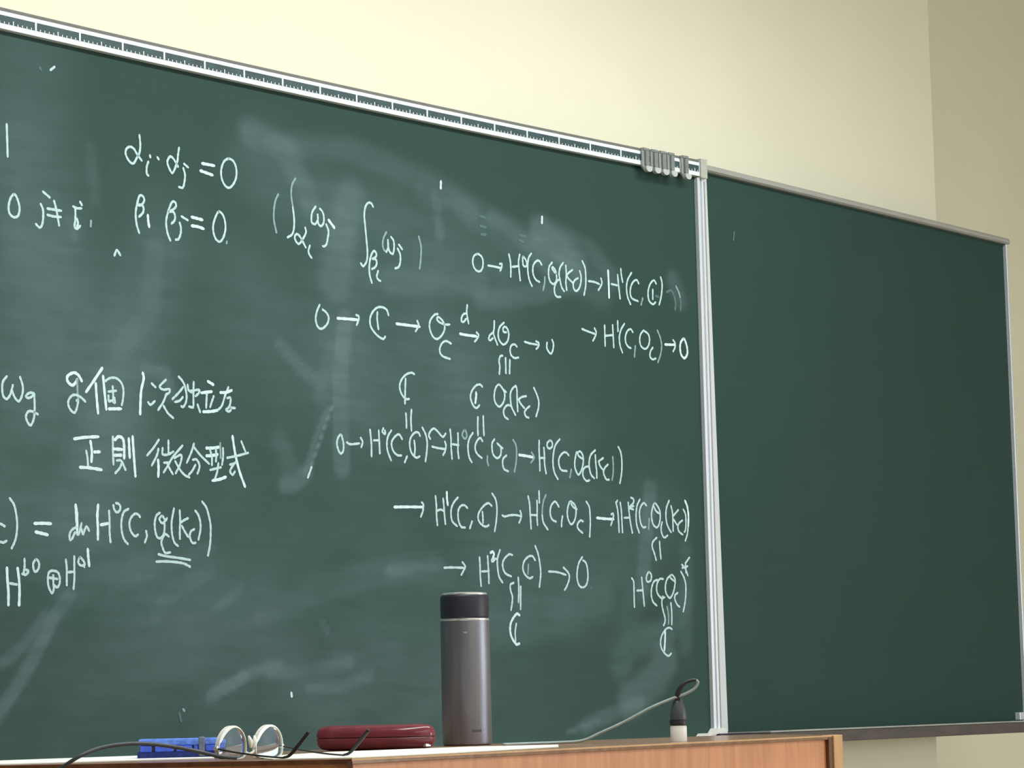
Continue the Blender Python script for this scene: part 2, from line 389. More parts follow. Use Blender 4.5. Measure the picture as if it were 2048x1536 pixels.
WRITING = [
 ('chalk writing at the far left reading 1, then 0 j not equal i', 'n -54,2189 -53,2162 -52,2134;n -39,2071 -46,2063 -50,2050 -49,2039 -43,2033 -36,2032 -29,2036 -26,2048 -29,2060 -34,2069 -39,2071;n 21,2062 26,2052 26,2036 23,2025 18,2021 10,2026;n 26,2084 41,2076;n 36,2056 51,2056 67,2056;n 36,2045 51,2044 66,2045;n 51,2071 56,2056 62,2030;n 94,2067 102,2065 113,2066;n 99,2066 99,2045 97,2032 103,2029 110,2035;n 103,2046 105,2038 102,2033;n 110,2077 114,2072;m 135,2047 134,2037'),
 ('chalk line reading alpha i dot alpha j equals 0', 'n 250,2215 252,2199 250,2184 244,2174 235,2162 225,2165 217,2176 219,2186 228,2191 237,2188 244,2180 255,2170;n 271,2170 267,2160 267,2148 271,2145;n 275,2182 276,2178;n 293,2181 297,2177;n 346,2206 343,2191 341,2179 330,2158 322,2164 317,2175 320,2183 325,2187 333,2183 343,2171;n 356,2170 360,2158 358,2143 354,2134 345,2134;n 358,2178 368,2173;t 403,2185 419,2185 433,2185;t 399,2171 414,2169 429,2167;n 470,2203 458,2196 451,2180 452,2164 460,2152 471,2149 482,2158 489,2172 489,2188 482,2200 470,2203'),
 ('chalk line reading beta i beta j equals 0', 'n 248,2039 242,2054 240,2074 244,2092 249,2105 255,2107 260,2103 260,2097 254,2090 247,2088;n 248,2090 256,2089 259,2084 257,2076 248,2068;t 269,2073 270,2062 272,2053;n 323,2034 316,2047 313,2067 318,2085 326,2102 332,2106 337,2103 337,2097 330,2091 320,2086;n 323,2086 331,2087 335,2079 333,2071 326,2065;n 346,2069 349,2060 348,2049 343,2039 336,2037;n 351,2081 366,2076;t 376,2083 389,2082 402,2081;t 376,2067 391,2067 405,2065;n 443,2101 435,2090 429,2074 430,2060 436,2049 446,2046 455,2056 460,2072 458,2088 452,2098 443,2101;m 463,2048 462,2044'),
 ('chalk line of two integrals of omega j over alpha i and beta i', 'm 597,2153 589,2139 585,2119 585,2101 591,2080;m 643,2189 634,2176 631,2157 635,2133;n 635,2133 638,2111 637,2093 632,2081 620,2074;n 667,2098 669,2089 660,2075 650,2065 642,2069 639,2077 644,2083 653,2079 668,2060;n 679,2065 675,2055 677,2048 683,2042;n 696,2142 687,2131 684,2120 685,2110 694,2108 701,2117 701,2127;n 701,2117 703,2109 710,2106 717,2114 717,2127 713,2135 707,2139;n 724,2111 730,2099 728,2086 724,2073 718,2068 713,2068;t 731,2120 746,2107;n 854,2161 849,2167 841,2167 833,2159 829,2142 831,2121 834,2093 836,2072 834,2053 824,2041 817,2046;n 847,2011 841,2027 841,2046 846,2064 854,2074 860,2071 860,2064 850,2058;n 850,2059 860,2057 861,2049 856,2042 848,2038;n 865,2036 861,2025 865,2019 871,2017;m 890,2115 882,2103 879,2090 882,2080 889,2076;n 889,2076 894,2085 894,2100;n 894,2088 898,2078 907,2074 911,2086 910,2100 903,2107;n 921,2086 928,2075 928,2061 923,2050 913,2046;n 925,2094 934,2086;m 982,2117 988,2098 987,2075 983,2053'),
 ('chalk line reading 0 to H0(C, O(K)) to H1(C, C)', 'n 1152,2100 1143,2095 1139,2084 1142,2073 1150,2066 1161,2066 1168,2074 1170,2086 1167,2095 1159,2100 1152,2100;n 1185,2080 1200,2080 1223,2079;n 1220,2087 1227,2088 1225,2079 1221,2073;n 1249,2110 1253,2095 1254,2079 1253,2064;n 1259,2085 1275,2088;n 1282,2113 1278,2098 1279,2082 1282,2059;n 1292,2110 1291,2099 1293,2091 1300,2090 1304,2095 1301,2103 1292,2110;n 1318,2119 1309,2108 1306,2090 1307,2074 1311,2061 1318,2051;n 1350,2099 1343,2106 1334,2105 1324,2095 1322,2082 1325,2072 1332,2065 1342,2062;m 1359,2074 1358,2062 1353,2046;n 1383,2107 1374,2098 1371,2086 1372,2074 1377,2065 1387,2062 1395,2070 1396,2081 1393,2091 1386,2097 1382,2095 1389,2088 1396,2085;n 1392,2063 1388,2052 1390,2041 1397,2036 1407,2037;n 1390,2061 1398,2070 1404,2073;n 1418,2110 1408,2099 1404,2085 1407,2071 1411,2058 1419,2050;n 1426,2105 1427,2086 1425,2069 1427,2053;n 1429,2086 1437,2092 1447,2098;n 1428,2084 1434,2078 1446,2071;n 1464,2082 1454,2077 1448,2068 1450,2058 1457,2054 1466,2060 1472,2071 1474,2086 1470,2098;n 1479,2120 1487,2107 1489,2090 1488,2068 1482,2048;n 1498,2079 1516,2079 1532,2076;n 1538,2089 1541,2080 1536,2071 1529,2063;t 1562,2108 1563,2080 1563,2050;n 1572,2080 1590,2079;n 1593,2102 1595,2080 1599,2051;n 1604,2116 1605,2103 1609,2088;n 1639,2111 1626,2095 1621,2077 1624,2057 1633,2042;n 1662,2090 1655,2097 1643,2091 1635,2079 1633,2065 1639,2055 1658,2051;m 1674,2059 1668,2044;n 1721,2095 1714,2102 1702,2094 1694,2079 1693,2064 1697,2054 1708,2049 1717,2054;n 1709,2081 1708,2060;f 1719,2068 1727,2067;n 1737,2111 1741,2097 1739,2078 1734,2061 1729,2050;m 1788,2096 1798,2082 1802,2070;f 1802,2070 1803,2058 1801,2044;f 1756,2080 1770,2085 1780,2075 1785,2058 1783,2044'),
 ('chalk line reading arrow H1(C, O) arrow 0 beside the white divider', 'n 1473,1975 1494,1971 1513,1968;n 1513,1980 1518,1972 1514,1962 1507,1953;n 1546,1989 1546,1966 1546,1945;n 1549,1967 1570,1970;n 1572,1992 1573,1969 1574,1944;n 1589,2002 1589,1980;n 1611,1998 1599,1984 1593,1967 1595,1949 1602,1935;n 1638,1982 1631,1988 1620,1983 1613,1970 1614,1957 1622,1949 1630,1947;m 1645,1953 1641,1929;n 1674,1989 1664,1980 1660,1967 1664,1954 1677,1949 1688,1956 1693,1970 1689,1982 1676,1988;n 1703,1954 1695,1945 1693,1934 1701,1928 1712,1931;m 1720,1993 1729,1978 1733,1961 1729,1942 1719,1923;t 1745,1964 1764,1965 1778,1966;n 1773,1976 1779,1970 1779,1961 1772,1951;t 1809,1982 1799,1973 1796,1961 1799,1946 1810,1939 1820,1949 1820,1963 1815,1976 1809,1982'),
 ('chalk line reading 0 to C to O to dO to 0', 'n 703,1954 696,1942 692,1928 695,1915 703,1909 712,1911 723,1920 727,1932 721,1941 711,1946;t 751,1933 773,1934 805,1935;n 802,1944 809,1942 808,1934 803,1925;n 892,1952 887,1962 874,1966 859,1963 846,1952 840,1939 842,1925 854,1913 867,1906 876,1904 882,1909;n 861,1955 860,1942 863,1922;t 914,1937 941,1937 980,1937;n 973,1948 977,1941 974,1934 968,1927;n 1033,1967 1024,1965 1012,1954 1008,1941 1012,1928 1020,1919 1030,1917 1042,1924 1051,1936 1052,1947 1045,1956 1035,1961 1030,1958 1035,1952 1051,1948 1067,1949;n 1070,1911 1056,1915 1044,1910 1037,1899 1038,1889 1047,1883 1066,1880;n 1120,1993 1118,1977 1123,1956;n 1118,1976 1109,1974 1103,1967 1102,1959 1108,1958 1116,1965;t 1097,1933 1116,1932 1145,1932;n 1146,1940 1152,1935 1147,1927 1140,1921;n 1200,1968 1199,1953 1197,1941 1208,1920;n 1196,1944 1186,1938 1182,1930 1186,1927 1194,1932;n 1229,1967 1216,1957 1211,1944 1213,1931 1225,1922 1238,1929 1243,1943 1240,1954 1233,1959 1226,1955 1228,1948 1236,1948;n 1267,1921 1260,1925 1250,1922 1246,1912 1249,1902 1259,1897 1271,1899;n 1291,1933 1307,1931 1330,1930;n 1327,1937 1335,1934 1334,1927 1327,1921;n 1361,1937 1360,1926 1366,1918 1373,1915 1379,1924 1381,1936 1377,1944;n 1223,1899 1216,1897 1212,1887 1214,1876 1212,1861;n 1232,1895 1232,1864;n 1245,1892 1243,1864'),
 ('chalk line reading C, C, O(K) in the middle of the board', 'n 962,1842 954,1844 940,1840 927,1830 920,1817 922,1805 930,1795 939,1791 946,1792;n 937,1831 935,1806 934,1782;n 936,1763 937,1748 937,1735;n 952,1771 950,1752 951,1730;n 1160,1831 1153,1835 1141,1832 1129,1821 1124,1809 1127,1798 1134,1789 1142,1787 1150,1793;t 1141,1818 1141,1811 1138,1797;n 1210,1839 1201,1833 1196,1822 1195,1809 1200,1799 1210,1794 1220,1801 1226,1812 1226,1824 1219,1833 1210,1839;n 1216,1836 1221,1831 1231,1825;n 1244,1798 1236,1799 1228,1795 1222,1786 1225,1775 1235,1770;n 1261,1840 1251,1834 1244,1823 1244,1809 1247,1795 1258,1780;n 1261,1840 1264,1832 1264,1812 1265,1788;n 1268,1812 1278,1818 1292,1821;n 1269,1811 1275,1804 1285,1796;n 1302,1801 1291,1794 1286,1787 1290,1779 1298,1777;n 1316,1840 1324,1828 1330,1814 1329,1799 1321,1781;n 1145,1769 1144,1752 1144,1732;n 1161,1772 1161,1753 1162,1733'),
 ('long chalk line reading 0 to H0(C,C) to H0(C,O) to H0(C,O(K))', 'n 755,1711 747,1704 744,1692 749,1679 755,1675 761,1681 762,1693 759,1704 755,1711;n 771,1697 781,1694 805,1697;n 809,1708 814,1700 810,1690;n 835,1725 838,1700 838,1674;n 845,1705 858,1706;n 859,1725 860,1703 861,1681;n 872,1730 869,1723 877,1719 876,1726;n 894,1727 885,1716 881,1702 883,1686 892,1669;n 924,1712 917,1720 909,1719 897,1709 894,1699 899,1687 910,1680 921,1680;n 937,1679 930,1667;n 975,1721 971,1727 961,1727 949,1717 945,1703 949,1688 958,1680 965,1678 973,1681;n 958,1711 960,1696 958,1682;n 982,1738 991,1725 995,1709 993,1690 989,1672;n 1004,1717 1000,1724 1007,1734 1016,1738 1027,1732 1040,1723 1049,1730;n 1009,1702 1026,1700 1047,1699;n 1046,1714 1049,1706 1046,1695 1040,1687;n 1062,1739 1064,1721 1064,1702 1066,1681;n 1068,1710 1086,1709;n 1085,1733 1085,1716 1084,1699 1086,1683;m 1105,1741 1098,1733 1099,1727 1106,1723 1111,1729 1109,1737 1105,1741;n 1129,1736 1119,1725 1114,1712 1114,1699 1117,1686 1124,1677;n 1157,1721 1151,1727 1143,1723 1136,1713 1135,1703 1141,1694 1154,1687;m 1171,1692 1170,1682 1173,1673;n 1193,1727 1186,1719 1185,1708 1188,1696 1199,1689 1209,1694 1212,1703 1211,1712 1201,1719;n 1205,1716 1217,1710;n 1228,1696 1218,1689 1216,1678 1220,1668 1232,1664;m 1249,1729 1257,1719 1259,1705 1257,1685 1251,1664;t 1267,1699 1288,1698 1312,1696;m 1305,1706 1312,1696 1302,1685;n 1329,1732 1328,1711 1329,1690 1329,1670;n 1332,1696 1345,1697;n 1343,1718 1344,1702 1344,1684 1348,1665;n 1363,1734 1354,1728 1354,1720 1361,1717 1369,1722 1369,1730 1363,1734;n 1393,1738 1379,1725 1372,1706 1370,1686 1374,1668 1384,1655;n 1420,1706 1413,1711 1404,1711 1393,1703 1388,1693 1390,1681 1397,1674 1413,1673;m 1427,1677 1422,1660;n 1445,1714 1441,1703 1438,1688 1441,1676 1449,1667 1458,1675 1464,1688 1466,1701 1463,1711 1456,1716 1449,1713 1452,1706 1463,1701;n 1482,1686 1472,1684 1465,1678 1463,1668 1467,1660 1475,1655 1484,1657;n 1505,1721 1491,1711 1485,1697 1485,1683 1490,1669 1500,1662;n 1505,1711 1506,1692 1508,1678 1508,1663;n 1530,1706 1515,1698;n 1515,1698 1520,1688 1530,1680;n 1545,1693 1535,1686 1530,1676 1533,1668 1539,1661 1547,1661;m 1561,1710 1562,1694 1561,1676 1557,1661;n 1580,1732 1587,1722 1590,1708 1590,1688 1587,1671 1582,1655'),
 ('long chalk line reading arrow H1(C,C) to H1(C,O) to H1(C,O(K))', 't 899,1579 920,1580 945,1581 980,1582;n 976,1591 981,1587 979,1574 973,1563;n 1016,1605 1018,1587 1018,1567 1020,1548;n 1020,1576 1030,1579 1040,1576;n 1038,1601 1040,1582 1041,1567 1043,1551;t 1049,1614 1049,1602 1051,1589;n 1081,1605 1069,1595 1061,1582 1060,1567 1064,1556 1077,1548;n 1108,1585 1100,1590 1090,1589 1082,1581 1080,1569 1082,1557 1089,1547 1100,1546;n 1121,1559 1114,1545;n 1180,1592 1171,1597 1161,1594 1150,1586 1141,1576 1139,1565 1144,1557 1154,1551 1163,1550 1170,1553;n 1152,1579 1153,1568 1153,1557;n 1182,1617 1191,1607 1195,1594 1195,1578 1192,1559 1187,1541;n 1211,1574 1219,1572 1234,1575 1252,1576 1269,1574;n 1266,1585 1269,1577 1267,1569 1262,1561;n 1291,1616 1295,1601 1296,1584 1297,1568 1298,1550;n 1299,1578 1316,1578;n 1318,1608 1318,1590 1317,1574 1318,1558;n 1325,1628 1325,1616 1325,1604;m 1346,1621 1338,1608 1334,1592 1333,1579;n 1333,1579 1336,1564 1349,1550;n 1385,1598 1378,1606 1372,1608 1362,1600 1358,1589 1359,1578 1365,1570 1375,1567;n 1396,1579 1393,1568 1392,1557;n 1419,1609 1413,1597 1411,1584 1414,1572 1422,1563 1431,1568 1437,1579 1439,1592 1436,1603 1427,1609 1421,1611;n 1424,1605 1432,1598 1442,1595;n 1460,1570 1453,1572 1444,1566 1442,1558 1447,1552 1458,1546;n 1472,1612 1481,1601 1483,1584 1483,1566 1480,1539;t 1505,1579 1529,1578 1558,1578;n 1551,1588 1557,1590 1558,1584 1554,1575 1549,1565;n 1572,1618 1568,1613;n 1567,1614 1572,1598 1574,1574 1575,1551;n 1581,1614 1584,1596 1585,1574 1586,1551;n 1593,1582 1609,1583;n 1607,1615 1609,1595 1613,1571 1618,1551;n 1617,1626 1625,1623 1625,1616 1618,1610 1610,1604 1624,1601;n 1611,1606 1625,1608;n 1646,1623 1637,1611 1633,1596 1632,1581 1634,1567 1641,1552;n 1667,1611 1659,1616 1650,1610 1644,1598 1644,1585 1647,1572 1654,1564 1663,1565;m 1675,1583 1672,1561;n 1694,1617 1687,1606 1683,1592 1685,1577 1690,1569 1700,1565 1708,1573 1712,1587 1711,1601 1703,1612 1694,1617;n 1692,1609 1699,1600 1712,1594;n 1718,1577 1714,1567 1715,1554 1723,1544 1735,1549;n 1743,1624 1734,1609 1731,1592 1733,1576 1739,1565 1747,1556;n 1749,1613 1753,1600 1754,1586 1754,1573 1754,1559;n 1773,1605 1756,1592;n 1756,1585 1767,1573;n 1786,1583 1774,1576 1770,1567 1774,1558 1786,1552;n 1790,1607 1797,1597 1798,1581 1796,1564 1792,1558;t 1797,1626 1804,1613 1807,1593 1805,1570;n 1805,1570 1801,1553 1794,1539;n 1698,1543 1685,1534 1682,1523 1688,1511 1694,1495;n 1707,1535 1708,1518 1710,1498'),
 ('chalk line reading arrow H2(C,C) arrow 0, with a C below it', 'n 1037,1465 1059,1466 1096,1466;n 1090,1477 1098,1469 1093,1461 1086,1452;n 1141,1488 1142,1470 1142,1451 1144,1431;n 1147,1460 1168,1461;n 1165,1491 1166,1472 1167,1455 1167,1437;t 1174,1498 1180,1500 1184,1496 1182,1490 1177,1481 1184,1483;n 1182,1486 1194,1486;n 1202,1504 1194,1486 1194,1468 1198,1450 1208,1439;n 1239,1495 1229,1496 1215,1487 1209,1476 1212,1463 1220,1456 1234,1452;n 1308,1486 1300,1494 1288,1493 1275,1484 1270,1471 1273,1460 1282,1452 1291,1449 1299,1452;m 1287,1477 1285,1458;n 1309,1515 1317,1500 1322,1480 1324,1458 1319,1432;n 1349,1464 1376,1463 1402,1458;n 1395,1473 1410,1462 1412,1450 1404,1435 1397,1427;n 1455,1496 1444,1484 1438,1468 1437,1450 1443,1437 1453,1433 1465,1438 1471,1454 1470,1473 1465,1485 1457,1489;f 1481,1434 1480,1430;n 1241,1439 1231,1435 1231,1424 1236,1412 1235,1399 1231,1384;n 1255,1450 1256,1428 1254,1400;n 1262,1432 1261,1412 1260,1386;t 1256,1374 1249,1377 1240,1371 1230,1359 1227,1345 1231,1330 1244,1316 1254,1317;n 1246,1357 1242,1340 1243,1321'),
 ('chalk term reading H0(C,O) with a star, and a C below it', 'n 1612,1455 1618,1447 1618,1423 1618,1394;n 1629,1429 1648,1430;n 1645,1457 1647,1436 1649,1417 1651,1397;n 1669,1469 1662,1462 1660,1452 1666,1448 1675,1452 1677,1463 1669,1469;n 1697,1453 1685,1449 1677,1436 1675,1420 1680,1406 1692,1398;n 1716,1455 1705,1455 1696,1446 1693,1433 1697,1422 1709,1414 1719,1416;n 1743,1464 1730,1456 1723,1442 1723,1428 1730,1418 1738,1415 1748,1426 1754,1441 1756,1454 1750,1462 1743,1464;n 1740,1458 1747,1454 1756,1450;n 1763,1426 1754,1421 1753,1412 1760,1401 1768,1396;n 1776,1472 1786,1459 1791,1443 1790,1422 1786,1403 1780,1386;n 1780,1487 1791,1479 1799,1464;n 1806,1503 1794,1492;n 1792,1491 1793,1470;n 1781,1480 1799,1484;n 1713,1418 1709,1405 1712,1389 1718,1373 1718,1364 1713,1356;m 1726,1396 1730,1378 1729,1359;n 1739,1404 1741,1384 1740,1358;n 1740,1348 1732,1351 1720,1348 1707,1336 1701,1322 1703,1308 1714,1296 1726,1291 1735,1296;t 1717,1343 1716,1325 1713,1303'),
 ('chalk words in Japanese after omega g, upper line', 'n -55,1760 -63,1751 -65,1740 -63,1727 -55,1722 -47,1731 -42,1746;n -43,1736 -38,1726 -29,1720 -22,1730 -20,1745 -26,1761;n 4,1736 -5,1736 -13,1730 -8,1727 0,1730 5,1735;n 5,1735 6,1721 6,1706 4,1692 -3,1681 -10,1687 -13,1696 -8,1704 1,1705 13,1701;t 112,1765 105,1774 94,1778 80,1771 80,1762 90,1756 98,1761 102,1767;m 102,1767 102,1751 104,1732;n 100,1730 104,1732 100,1716 94,1709 84,1716 81,1727 88,1737 98,1740 109,1737 120,1730;t 159,1791 140,1768 122,1747;t 144,1763 146,1738 149,1712;t 161,1777 164,1751 168,1720;n 166,1769 177,1775 191,1776 203,1769 208,1757 207,1741 204,1730;n 173,1751 191,1754;n 183,1761 184,1748 184,1736;n 173,1744 174,1734 181,1736 188,1732 187,1741;t 174,1721 187,1722 202,1723;t 254,1790 256,1780 250,1759 248,1738 247,1717;n 275,1773 284,1767;n 266,1739 272,1735 282,1742;n 309,1782 294,1769 303,1764 317,1766 317,1760 308,1755;n 310,1757 303,1743 290,1727;n 303,1735 313,1723 326,1715;n 340,1790 348,1784 355,1774 359,1757 357,1745 350,1736 345,1738;n 351,1772 340,1761 325,1749;n 331,1744 342,1747 350,1754;n 362,1777 364,1768 371,1764;n 377,1783 376,1762 376,1740;n 367,1766 390,1770 389,1764 381,1758;n 365,1738 375,1737;n 386,1743 392,1730;t 412,1787 425,1782;t 396,1765 421,1769;n 409,1764 408,1752 407,1739;n 426,1761 421,1750 417,1741;t 400,1731 420,1733 435,1736;n 435,1736 446,1745 454,1763 463,1780;t 443,1769 457,1770 471,1775;n 460,1760 468,1761 467,1750 463,1743 456,1738 465,1736 469,1741 465,1743 479,1743'),
 ('chalk words in Japanese, lower line', 't 94,1664 118,1668 149,1671;t 131,1662 134,1645 133,1627;t 140,1644 152,1645;n 121,1645 124,1633 125,1619;t 107,1616 130,1616 156,1614;n 183,1673 183,1650 184,1625;t 188,1668 196,1674 206,1671 209,1658 209,1637;t 185,1652 204,1652;t 187,1641 202,1642;n 192,1632 202,1632 212,1617;n 204,1629 198,1619 188,1610;t 220,1672 221,1654 222,1639;t 229,1676 231,1650 233,1628 235,1607;n 291,1674 278,1659 263,1645;n 290,1658 286,1646 274,1628;t 289,1638 290,1624 289,1609;n 300,1660 300,1649 312,1649 326,1655;n 314,1674 314,1662 314,1650;n 348,1667 324,1645 312,1629 302,1617;n 303,1634 316,1635;n 312,1631 318,1622 324,1615;n 328,1644 345,1650 342,1634 331,1617;n 330,1638 340,1625 352,1615 364,1611;n 376,1672 369,1656 358,1637;n 376,1666 392,1652 413,1638;n 373,1643 382,1644 389,1635 388,1627 384,1619;n 379,1634 371,1623 363,1616;t 407,1666 424,1667 441,1670;t 407,1652 419,1653 434,1656;n 415,1665 420,1651 420,1636;n 430,1667 431,1654 430,1643;m 441,1677 442,1650;n 448,1668 448,1653 445,1638;n 416,1627 429,1630 442,1633;n 436,1640 433,1625 427,1611;t 421,1608 438,1611 454,1616;t 472,1691 476,1670 481,1650 489,1627 502,1601;n 458,1651 483,1656 511,1663;n 494,1683 504,1665;n 465,1639 476,1642 480,1645;n 476,1642 465,1628 471,1621 477,1627'),
 ('chalk line ending in equals dim H0(C, O(K)), underlined twice', 'n -69,1513 -64,1511 -60,1509;n -69,1483 -63,1482 -56,1485;n -49,1556 -40,1546 -35,1530 -33,1512 -35,1494 -39,1483 -45,1473;t 5,1516 22,1517 41,1517;t 8,1502 21,1500 34,1498;t 97,1551 98,1537 99,1521;t 98,1546 100,1533 100,1502;n 98,1513 88,1508 83,1500 84,1491 89,1494 95,1504;n 100,1501 104,1502 110,1520;n 110,1510 113,1501 118,1511 122,1515 127,1508;t 148,1553 146,1534 147,1514 147,1494;t 154,1519 170,1522;n 173,1544 174,1526 174,1507 176,1490;n 183,1554 185,1547 191,1542 198,1546 199,1553 195,1557 189,1558;n 218,1549 208,1544 203,1534 201,1521 203,1506 208,1495 216,1488;n 245,1536 241,1540 233,1541 224,1534 220,1524 222,1513 228,1505 234,1502 240,1505;n 259,1512 261,1503 256,1492;n 292,1545 284,1540 280,1529 280,1517 283,1506 287,1501 294,1501 301,1508 303,1518 303,1527;n 297,1540 291,1534 297,1527 304,1531 301,1537 297,1540;n 305,1531 309,1536;n 299,1503 305,1508 313,1504;n 298,1501 295,1493 298,1484 304,1475 316,1476;n 326,1554 323,1543 320,1530 320,1516 322,1504 327,1493 335,1488;n 340,1551 341,1534 340,1517 340,1501;n 341,1529 350,1534 360,1538;n 345,1524 352,1514 360,1505;n 375,1519 367,1515 364,1507 367,1498 372,1494 378,1495;n 378,1552 385,1545 390,1532 390,1518 385,1501;n 395,1569 405,1559 411,1544 415,1528 415,1509 413,1491 408,1473;n 288,1472 307,1469 334,1467 364,1464;n 283,1459 307,1460 334,1459 350,1457 364,1452'),
 ('chalk term reading H10 plus H01 in the lower left', 't -55,1440 -54,1420 -52,1401 -52,1379;n -50,1415 -34,1413;t -32,1440 -29,1421 -28,1401 -29,1379;n -17,1456 -17,1443 -19,1432;n -22,1431 -14,1430 -8,1436 -14,1438;n 8,1456 2,1449 3,1439 7,1435 13,1440 15,1448 12,1454 8,1456;n 43,1438 36,1434 34,1422 36,1410 43,1400 47,1407 46,1418 46,1430;n 36,1426 55,1424;n 43,1438 55,1436 60,1428 60,1417 55,1410 48,1413;n 74,1457 76,1443 76,1428 76,1414;n 79,1436 92,1437;n 93,1463 93,1443 93,1426 91,1408;n 106,1462 102,1453 108,1448 116,1449 115,1454 106,1462;n 113,1449 117,1445;t 124,1476 125,1463 127,1448'),
 ('stray chalk ticks and dots', 'f 20,2299 23,2296;n 44,2299 53,2306;n 189,1992 195,2002 203,1994;t 1050,2236 1049,2222;t 1355,2200 1354,2187;f 1166,2179 1179,2178;f 1164,2159 1180,2158;f 1166,2142 1180,2143;f 1284,2153 1301,2153;f 1283,2142 1295,2141;n 665,1625 675,1645;m 344,1201 348,1197;f 335,1194 339,1180;t 614,1226 615,1220;f 1167,2142 1179,2143'),
]
SMEARS = [
 (254,0.16,1,[(-176, 2169), (98, 1904), (153, 1648)]),
 (195,0.14,1,[(-2, 2361), (19, 1982), (-26, 1722)]),
 (171,0.15,1,[(310, 2033), (225, 1828), (130, 1561)]),
 (163,0.14,1,[(551, 2202), (708, 2137), (787, 2010), (782, 1779)]),
 (241,0.12,1,[(521, 1946), (783, 1817), (1064, 1778)]),
 (264,0.12,1,[(955, 2027), (1067, 1898), (1362, 1714)]),
 (238,0.12,1,[(1203, 1504), (1510, 1460), (1678, 1570)]),
 (160,0.12,1,[(-69, 1552), (268, 1435), (512, 1395)]),
 (212,0.08,1,[(267, 1348), (638, 1259), (1048, 1256)]),
 (146,0.13,1,[(708, 2137), (930, 2144), (1221, 2054)]),
 (64,0.22,0.7,[(526, 2260), (617, 2240), (682, 2153)]),
 (56,0.16,0.8,[(578, 2244), (793, 2264), (1004, 2233), (1135, 2188)]),
 (82,0.13,0.8,[(1003, 2213), (1164, 2171), (1377, 2112), (1535, 2064)]),
 (76,0.34,0.6,[(1348, 2166), (1394, 2145), (1456, 2109)]),
 (47,0.2,0.7,[(1202, 2176), (1285, 2154), (1376, 2091)]),
 (48,0.15,0.7,[(1364, 2179), (1506, 2146), (1585, 2090)]),
 (98,0.2,0.7,[(791, 2166), (761, 2085), (746, 2006)]),
 (29,0.2,0.6,[(1032, 2206), (1045, 2127)]),
 (68,0.16,0.7,[(898, 2022), (1013, 2033), (1160, 2038)]),
 (47,0.16,0.6,[(1159, 2007), (1312, 2032), (1471, 2073)]),
 (48,0.22,0.4,[(772, 1932), (755, 1815), (757, 1653)]),
 (32,0.2,0.4,[(597, 1869), (649, 1831), (701, 1802)]),
 (43,0.12,0.5,[(730, 1870), (715, 1812), (701, 1773)]),
 (5,0.55,0.6,[(730, 1761), (706, 1707), (674, 1644)]),
 (17,0.25,0.6,[(720, 1756), (686, 1697), (661, 1634)]),
 (36,0.26,0.6,[(661, 1632), (631, 1614), (605, 1608)]),
 (53,0.12,0.7,[(594, 1691), (619, 1637)]),
 (26,0.2,0.7,[(260, 1800), (308, 1795), (325, 1756)]),
 (60,0.14,0.8,[(201, 1826), (273, 1904), (286, 2013)]),
 (30,0.1,0.7,[(134, 2172), (145, 2085)]),
 (28,0.26,0.5,[(-81, 1190), (-5, 1280), (50, 1363), (84, 1398)]),
 (22,0.18,0.6,[(28, 1363), (-16, 1313), (-70, 1280)]),
 (59,0.12,0.8,[(72, 1389), (152, 1433), (268, 1453)]),
 (26,0.3,0.4,[(410, 1223), (447, 1238), (497, 1258)]),
 (23,0.24,0.5,[(485, 1255), (548, 1273), (586, 1276), (586, 1277)]),
 (27,0.2,0.6,[(561, 1264), (690, 1272), (771, 1281)]),
 (25,0.18,0.6,[(663, 1233), (743, 1235), (824, 1257)]),
 (40,0.12,0.7,[(279, 1366), (315, 1401), (413, 1447)]),
 (54,0.1,0.8,[(537, 1368), (774, 1436), (997, 1479)]),
 (26,0.24,0.7,[(884, 1457), (940, 1462), (1026, 1472)]),
 (55,0.1,0.8,[(884, 1448), (1054, 1451)]),
 (11,0.32,0.6,[(1400, 1139), (1435, 1145), (1498, 1159)]),
 (35,0.24,0.5,[(1450, 1148), (1547, 1174), (1628, 1193)]),
 (85,0.25,0.5,[(1596, 1199), (1680, 1240), (1715, 1282)]),
 (73,0.18,0.6,[(1567, 1272), (1601, 1314), (1717, 1335), (1779, 1411)]),
 (49,0.14,0.6,[(1783, 1314), (1797, 1433), (1793, 1519)]),
 (49,0.22,0.6,[(1647, 1431), (1659, 1516), (1681, 1645)]),
 (84,0.1,0.8,[(1569, 1314), (1621, 1409)]),
 (105,0.14,0.8,[(1198, 1354), (1350, 1375), (1508, 1408)]),
 (45,0.16,0.7,[(1777, 2109), (1804, 2067)]),
 (30,0.12,0.8,[(175, 1408), (414, 1483)]),
 (26,0.14,0.7,[(424, 1376), (487, 1413)]),
 (17,0.2,0.5,[(699, 1351), (712, 1340)]),
 (141,0.1,1,[(1178, 1654), (1517, 1617)]),
 (23,0.16,0.7,[(87, 2042), (98, 2013), (99, 2039)]),
]

# ------------------------------------------------------------ room shell


def struct(o):
    o['kind'] = 'structure'
    return o


